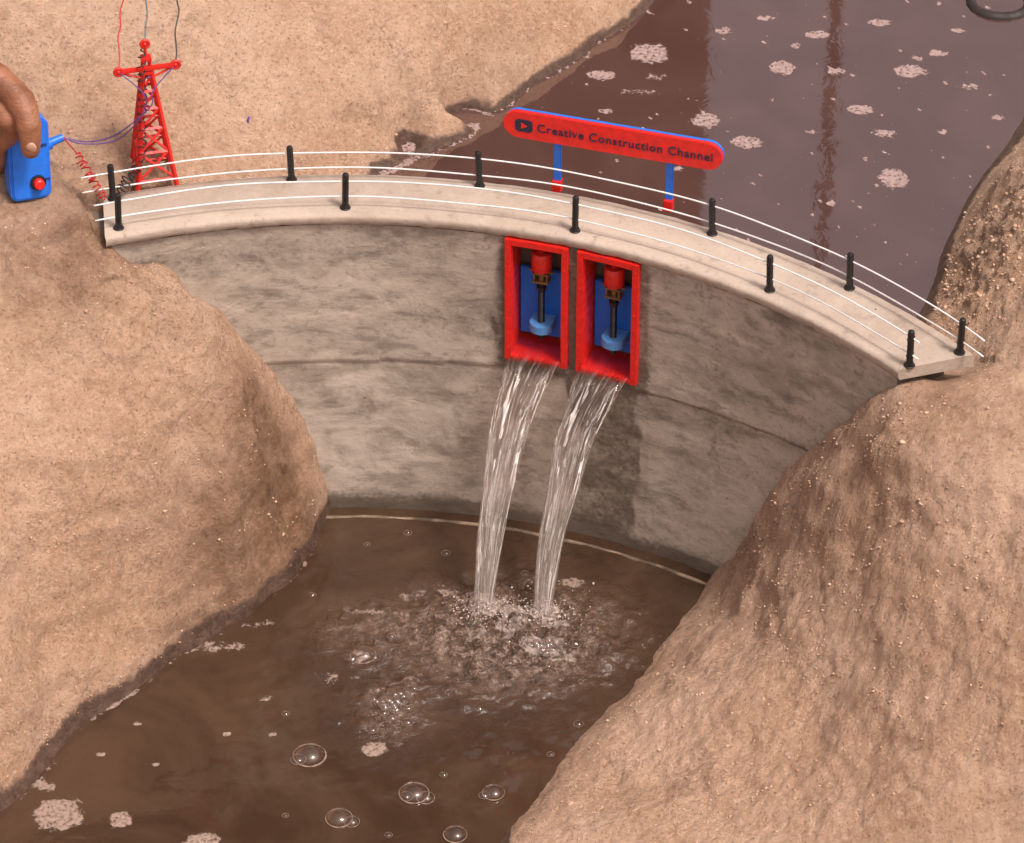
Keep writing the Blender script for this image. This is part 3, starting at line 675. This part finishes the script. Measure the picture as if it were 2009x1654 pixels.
def bez(P,n=60):
    P=[Vector(p) for p in P]; out=[]
    for k in range(len(P)-1):
        p0=P[max(k-1,0)];p1=P[k];p2=P[k+1];p3=P[min(k+2,len(P)-1)]
        for i in range(n//(len(P)-1)):
            t=i/(n//(len(P)-1)); out.append(.5*((2*p1)+(-p0+p2)*t+(2*p0-5*p1+4*p2-p3)*t*t+(-p0+3*p1-3*p2+p3)*t**3))
    out.append(P[-1]); return out
yy=pb.y
wire("purple_wire",bez([ge,pixY(165,278,yy-.1),pixY(215,270,yy-.1),pixY(262,240,yy-.15),pixY(298,205,yy-.16),pixY(300,178,yy-.12),tw[1]]),.0045,PURP,"purple wire running from the remote to the pylon",grp="purple wires")
wire("purple_wire",bez([ge,pixY(160,282,yy-.12),pixY(225,276,yy-.1),pixY(270,238,yy-.16),pixY(285,190,yy-.14),tw[0]]),.0045,PURP,"purple wire running from the remote to the pylon",grp="purple wires")
m1=pixY(150,300,RBp.y+.0); e1=pixZ(205,392,2.63)
wire("coiled_wire",bez([ge,m1.lerp(ge,.4),m1],20)+coil(m1,e1,13,.026)[1:],.0055,REDW,"coiled red wire running from the remote to the deck")
sp_=pixZ(487,242,2.7); sp_.z=tz(sp_.x,sp_.y); sp_=pixZ(487,246,sp_.z)
wire("plastic_scrap",[sp_+Vector((-.005,0,.005)),sp_+Vector((0,.005,.04)),sp_+Vector((.008,.02,.06))],.009,PURP,"tiny purple plastic scrap on dry soil",cat="scrap")

# ------------------------------------------------------------------ hand
SK=NT("brown_skin"); co=SK.coord()
c_=SK.mix(SK.rng(SK.noise(5,5,.6,co),.35,.65),(.30,.122,.062),(.18,.066,.033))
mp=SK.n('ShaderNodeMapping'); SK.set(mp.inputs['Vector'],co); mp.inputs['Scale'].default_value=(1,1,3)
b_=SK.bump(SK.noise(22,5,.6,mp.outputs[0]),.5,.018); b_=SK.bump(SK.vor(70,'DISTANCE_TO_EDGE',co),.3,.004,b_)
SK.b.inputs['Subsurface Weight'].default_value=.08; SK.b.inputs['Subsurface Scale'].default_value=.03
SK=SK.fin(c_,.45,b_)
def hp(u,v,dy): return pixY(u,v,RBp.y+dy)
hand=MB()
def finger(pts,rs):
    P=bez(pts,32); n=len(P); R=[]
    for i in range(n):
        t=i/(n-1)*(len(rs)-1); k=min(int(t),len(rs)-2); R.append(rs[k]+(rs[k+1]-rs[k])*(t-k))
    hand.tube(P,R,16); hand.ball(P[-1],R[-1],14,10); hand.ball(P[0],R[0],12,8)
    for i in range(1,len(pts)-1):   # knuckle swelling
        hand.ball(pts[i],rs[i]*1.07,14,10)
finger([hp(-60,118,.22),hp(-5,155,.10),hp(40,200,-.04),hp(56,245,-.15),hp(60,293,-.175)],[.115,.100,.098,.084,.066])
finger([hp(-75,165,.20),hp(-25,200,.05),hp(16,232,-.05),hp(20,258,-.03),hp(5,280,.02)],[.11,.095,.092,.080,.066])
finger([hp(-90,205,.22),hp(-50,245,.08),hp(-15,275,.02),hp(-5,305,.06),hp(-12,330,.12)],[.105,.095,.088,.078,.065])
finger([hp(-100,240,.26),hp(-75,285,.15),hp(-50,310,.1),hp(-38,335,.13),hp(-40,352,.18)],[.09,.08,.072,.066,.055])
finger([hp(-190,200,.35),hp(-110,250,.42),hp(-30,275,.36),hp(15,285,.27),hp(40,290,.20)],[.15,.13,.105,.095,.075])
for a,b in(((-60,118,.22),(-230,80,.35)),((-75,165,.20),(-230,120,.35)),((-90,205,.22),(-235,160,.38)),((-100,240,.26),(-240,190,.40))):
    hand.tube([hp(*a),hp((a[0]+b[0])/2,(a[1]+b[1])/2,(a[2]+b[2])/2),hp(*b)],[.12,.15,.16],12)
    hand.ball(hp(*b),.16,10,8)
hand.tube([hp(-230,130,.36),hp(-330,90,.4),hp(-480,30,.5),hp(-700,-50,.7)],[.26,.24,.27,.34],16,flat=.75)
hand.tube([hp(-190,200,.35),hp(-240,150,.38)],[.15,.18],10)
ho=obj("person",hand,SK,recalc=False)
rm=ho.modifiers.new("r",'REMESH'); rm.mode='VOXEL'; rm.voxel_size=.012; rm.use_smooth_shade=True
sm=ho.modifiers.new("s",'SMOOTH'); sm.factor=.5; sm.iterations=4
dg=bpy.context.evaluated_depsgraph_get(); me=bpy.data.meshes.new_from_object(ho.evaluated_get(dg)); ho.modifiers.clear(); ho.data=me
me.polygons.foreach_set("use_smooth",[True]*len(me.polygons))
if not me.materials: me.materials.append(SK)
tag(ho,"bare brown hand gripping the blue remote box","person")
NAIL=paint("fingernail",(.58,.34,.24),.3,.15)
m=MB(); m.ball((0,0,0),.045,14,8,(.85,.35,1.15)); nl=obj("fingernail",m,NAIL,ho,smooth=True); nl.location=hp(61,290,-.228); nl.rotation_euler=(rad(12),0,0)

# ------------------------------------------------------------------ water jets
JET=NT("falling_water"); al=JET.attr("along"); ac=JET.attr("across")
cb=JET.n('ShaderNodeCombineXYZ'); JET.set(cb.inputs[0],ac); JET.set(cb.inputs[1],JET.math('MULTIPLY',al,.5)); JET.set(cb.inputs[2],JET.math('MULTIPLY',al,.1))
st1=JET.noise(4.2,5,.62,cb.outputs[0],.7); st2=JET.noise(7,2,.5,cb.outputs[0],.3)
gl=JET.n('ShaderNodeBsdfGlass'); gl.inputs['IOR'].default_value=1.33; gl.inputs['Roughness'].default_value=.02; gl.inputs['Color'].default_value=(.98,.95,.93,1)
JET.set(gl.inputs['Normal'],JET.bump(st2,.5,.04))
trn=JET.n('ShaderNodeBsdfTransparent'); trn.inputs['Color'].default_value=(.97,.94,.92,1)
m0=JET.n('ShaderNodeMixShader'); m0.inputs[0].default_value=.40; JET.t.links.new(trn.outputs[0],m0.inputs[1]); JET.t.links.new(gl.outputs[0],m0.inputs[2])
df=JET.n('ShaderNodeBsdfPrincipled'); df.inputs['Base Color'].default_value=(.95,.90,.87,1); df.inputs['Roughness'].default_value=.15
JET.set(df.inputs['Normal'],JET.bump(st1,.7,.03))
ms=JET.n('ShaderNodeMixShader')
rdg=JET.math('ABSOLUTE',JET.math('SUBTRACT',st1,.5)); fac=JET.rng(rdg,.030,.0,0,.85)  # white streaks painted in as highlights on the falling water
fac=JET.math('MULTIPLY',fac,JET.rng(JET.noise(2,2,.5,cb.outputs[0]),.4,.6,.2,1)); fac=JET.math('MULTIPLY',fac,JET.rng(al,.04,.35,.0,1)); fac=JET.math('ADD',fac,JET.rng(al,.30,1,.0,.12))
JET.set(ms.inputs[0],fac); JET.t.links.new(m0.outputs[0],ms.inputs[1]); JET.t.links.new(df.outputs[0],ms.inputs[2]); JET.t.links.new(ms.outputs[0],JET.out.inputs[0])
JET=JET.m
def jet(ac_,Lp,seed,w1):
    p0=cylw(ac_,4.68,1.56); nrm=Vector((-math.sin(rad(ac_)),-math.cos(rad(ac_)),0)); tan=Vector((math.cos(rad(ac_)),-math.sin(rad(ac_)),0))
    M_=100;K=48; vs=[];fs=[];A=[];C=[]
    for i in range(M_+1):
        t=i/M_
        if t<.06: c=p0-nrm*(.24*(1-t/.06)); tt=0
        else:
            tt=(t-.06)/.94; hq=1-(1-tt)**1.42; c=Vector((p0.x+(Lp.x-p0.x)*hq,p0.y+(Lp.y-p0.y)*hq,p0.z*(1-tt**1.7)-.03*tt))
        hw=.186+(w1-.186)*(1-(1-tt)**1.15); th=.018+.036*min(1,tt*2.0)
        up=Vector((0,0,1)).lerp(-nrm*-1,min(1,tt*1.6)).normalized()
        for k in range(K):
            a=2*math.pi*k/K; x=math.cos(a); y=math.sin(a)
            rim=1+1.1*abs(x)**4*min(1,tt*4)
            rd=1+.5*noise.noise((x*2.4,(y>0)*7,tt*.9+seed))+.40*noise.noise((x*6,(y>0)*7,tt*2.2+seed))*min(1,tt*5)
            wob=tan*(.020*noise.noise((tt*3,seed,3))*min(1,tt*3))
            vs.append(c+wob+tan*(x*hw*(1+.16*noise.noise((tt*5,x*2,seed))*min(1,tt*4)))+up*(y*th*rim*rd)); A.append(t); C.append(x*.8+(2 if y>0 else 0))
    for i in range(M_):
        for k in range(K): fs.append((i*K+k,i*K+(k+1)%K,(i+1)*K+(k+1)%K,(i+1)*K+k))
    fs.append(tuple(range(K))); fs.append(tuple(M_*K+k for k in range(K))[::-1])
    m=MB(); m.v=[tuple(v) for v in vs]; m.f=fs
    o=obj("water_jet",m,JET,recalc=False,smooth=True)
    for nm,ar in(("along",A),("across",C)):
        at=o.data.attributes.new(nm,'FLOAT','POINT'); at.data.foreach_set("value",np.array(ar,dtype=np.float32))
    bm=bmesh.new(); bm.from_mesh(o.data); bmesh.ops.recalc_face_normals(bm,faces=bm.faces); bm.to_mesh(o.data); bm.free()
    tag(o,"clear stream of water falling from an open sluice gate","water jet","water jets from the sluice gates")
jet(16.45,L1,1.3,.066); jet(22.7,L2,7.7,.064)
# splash droplets and froth beads around the two impacts
DROP=NT("froth_drops"); DROP=DROP.fin((.66,.56,.50),.2)
m=MB()
for k in range(700):
    Lc=random.choice((L1,L2)); a=random.random()*6.283; d=abs(random.gauss(0,.12)); x=Lc.x+d*math.cos(a)*1.3; y=Lc.y-.03+d*math.sin(a)
    zz=random.random()**3*.12*math.exp(-d*6); s=random.uniform(.002,.006)*(1 if random.random()<.93 else 1.7); o=len(m.v)
    m.v+=[tuple(Vector((x,y,.01+zz+.03*math.exp(-(d/.09)**2)))+p*s) for p in ICO]; m.f+=[(a_+o,b+o,c+o) for a_,b,c in IF]
sp=obj("splash",m,DROP,smooth=True,recalc=False); sp["kind"]="stuff"; tag(sp,"pale froth and droplets where the water jets land","splash")

# ------------------------------------------------------------------ bubbles
BUB=NT("bubble_film"); lw=BUB.n('ShaderNodeLayerWeight'); lw.inputs['Blend'].default_value=.35
tr=BUB.n('ShaderNodeBsdfTransparent'); gs=BUB.n('ShaderNodeBsdfGlossy'); gs.inputs['Roughness'].default_value=.06; gs.inputs['Color'].default_value=(.95,.85,.8,1)
mx=BUB.n('ShaderNodeMixShader'); BUB.set(mx.inputs[0],BUB.rng(lw.outputs['Facing'],.15,1,.08,.7,False)); BUB.t.links.new(tr.outputs[0],mx.inputs[1]); BUB.t.links.new(gs.outputs[0],mx.inputs[2]); BUB.t.links.new(mx.outputs[0],BUB.out.inputs[0]); BUB=BUB.m
FOAM=paint("foam_rim",(.30,.21,.165),.5,.6,20)
def bubble(u,v,rpx):
    c=pixZ(u,v,.004); r=rpx*.0036; vs=[];fs=[];n=20;k=8
    for i in range(k+1):
        th=math.pi/2*i/k
        for j in range(n): a=2*math.pi*j/n; vs.append((r*math.cos(th)*math.cos(a),r*math.cos(th)*math.sin(a),r*.66*math.sin(th)))
    for i in range(k):
        for j in range(n): fs.append((i*n+j,i*n+(j+1)%n,(i+1)*n+(j+1)%n,(i+1)*n+j))
    m=MB(); m.v=vs; m.f=fs; nf=len(fs); s0=random.random()*9
    m.tube([(r*1.02*math.cos(a),r*1.02*math.sin(a),.0) for a in [q*2*math.pi/24 for q in range(25)]],[max(.002,r*.05*(1+.8*noise.noise((q*.6,s0,0)))) for q in range(25)],6,caps=False)
    o=obj("bubble",m,BUB,loc=c,smooth=True,recalc=False); o.data.materials.append(FOAM)
    for i,p in enumerate(o.data.polygons): p.material_index=0 if i<nf else 1
    tag(o,"clear round bubble floating on muddy water","bubble","bubbles on the pool")
for u,v,r in [(607,1482,30),(585,1490,14),(812,1556,27),(835,1565,16),(797,1562,12),(665,1605,24),(690,1612,14),(968,1555,20),(950,1560,10),(893,1637,21),(712,1285,24),(690,1292,12),(735,1290,10),
  (800,1045,8),(875,1085,9),(720,1068,6),(1030,1125,8),(870,1520,7),(560,1400,7),(1135,1420,9),(1080,1480,7),(940,1390,7),(612,1168,8),(768,1248,8),(1132,1190,9),(1128,1262,12),(1000,1300,8),(560,1600,6),(762,1638,7)]: bubble(u,v,r)
for k in range(34):
    a=random.random()*6.28; d=abs(random.gauss(0,1)); bubble(765+34*d*math.cos(a),1378+26*d*math.sin(a),random.uniform(5,12))
for k in range(26):
    a=random.random()*6.28; d=abs(random.gauss(0,1)); bubble(1070+36*d*math.cos(a),1268+16*d*math.sin(a),random.uniform(4,9))

# ------------------------------------------------------------------ dark ring object standing in for a reflection on the reservoir
RINGREF=paint("dark_ring_reflection",(.03,.02,.017),.6,.4,8)
m=MB(); R0=.22
m.tube([(R0*math.cos(a),R0*math.sin(a),0) for a in [q*2*math.pi/40 for q in range(41)]],[.045+.004*(q%2) for q in range(41)],10,caps=False)
o=obj("reflection_ring",m,RINGREF,loc=pixZ(1962,4,WZ)+Vector((0,0,-.022)),smooth=True); o.rotation_euler=(rad(-4),0,0); tag(o,"dark ring modelled in place of a reflection on the muddy reservoir","reflection_ring")

# ------------------------------------------------------------------ distant yard building and pole mirrored in the reservoir
PLAST=paint("dark_plaster",(.07,.045,.04),.9,.3,.5)
bd=empty("building",(-6,15,2.6)); tag(bd,"dark plastered yard building behind the reservoir","building")
m=MB(); m.box((-3,3,11),(22.4,6,22)); obj("wall",m,PLAST,bd)
m=MB(); m.box((-3,3,22.3),(23,6.6,.6)); obj("roof",m,PLAST,bd)
WIN=paint("dark_glass",(.03,.03,.035),.15,.1,2)
m=MB(); m.box((-9,-.02,12),(2.4,.06,3)); obj("window",m,WIN,bd)
m=MB(); m.box((-2,-.02,5),(2.4,.06,3)); obj("window",m,WIN,bd)
m=MB(); m.tube([(3.6,15,2.4),(3.6,15,26)],[.07,.05],12); m.tube([(2.9,15,24),(4.3,15,24)],.05,8)
po=obj("utility_pole",m,PLAST,smooth=True); tag(po,"slim dark pole standing behind the reservoir","pole")

# ------------------------------------------------------------------ light
w=bpy.data.worlds.new("World"); sc.world=w; w.use_nodes=True; nt=w.node_tree; bg=nt.nodes["Background"]
sk=nt.nodes.new('ShaderNodeTexSky'); sk.sky_type='NISHITA'; sk.sun_disc=False; EL=rad(62); AZ=rad(130)
sk.sun_elevation=EL; sk.sun_rotation=AZ; sk.dust_density=5; sk.air_density=1
hs=nt.nodes.new('ShaderNodeHueSaturation'); hs.inputs['Saturation'].default_value=.35; hs.inputs['Value'].default_value=1.25
mm=nt.nodes.new('ShaderNodeMix'); mm.data_type='RGBA'; mm.blend_type='MULTIPLY'; mm.inputs[0].default_value=1; mm.inputs[7].default_value=(1,.88,.84,1)
nt.links.new(sk.outputs[0],hs.inputs['Color']); nt.links.new(hs.outputs[0],mm.inputs[6]); nt.links.new(mm.outputs[2],bg.inputs[0]); bg.inputs[1].default_value=.15
sl=bpy.data.lights.new("sun",'SUN'); sl.energy=3.15; sl.angle=rad(10); sl.color=(1,.93,.86)
so=bpy.data.objects.new("sun",sl); link(so)
sd=Vector((math.sin(AZ)*math.cos(EL),math.cos(AZ)*math.cos(EL),math.sin(EL)))
so.rotation_euler=sd.to_track_quat('Z','Y').to_euler(); so.location=sd*30
sc.view_settings.view_transform='Standard'; sc.view_settings.look='None'; sc.view_settings.exposure=0
print("done",len(ground.data.vertices))
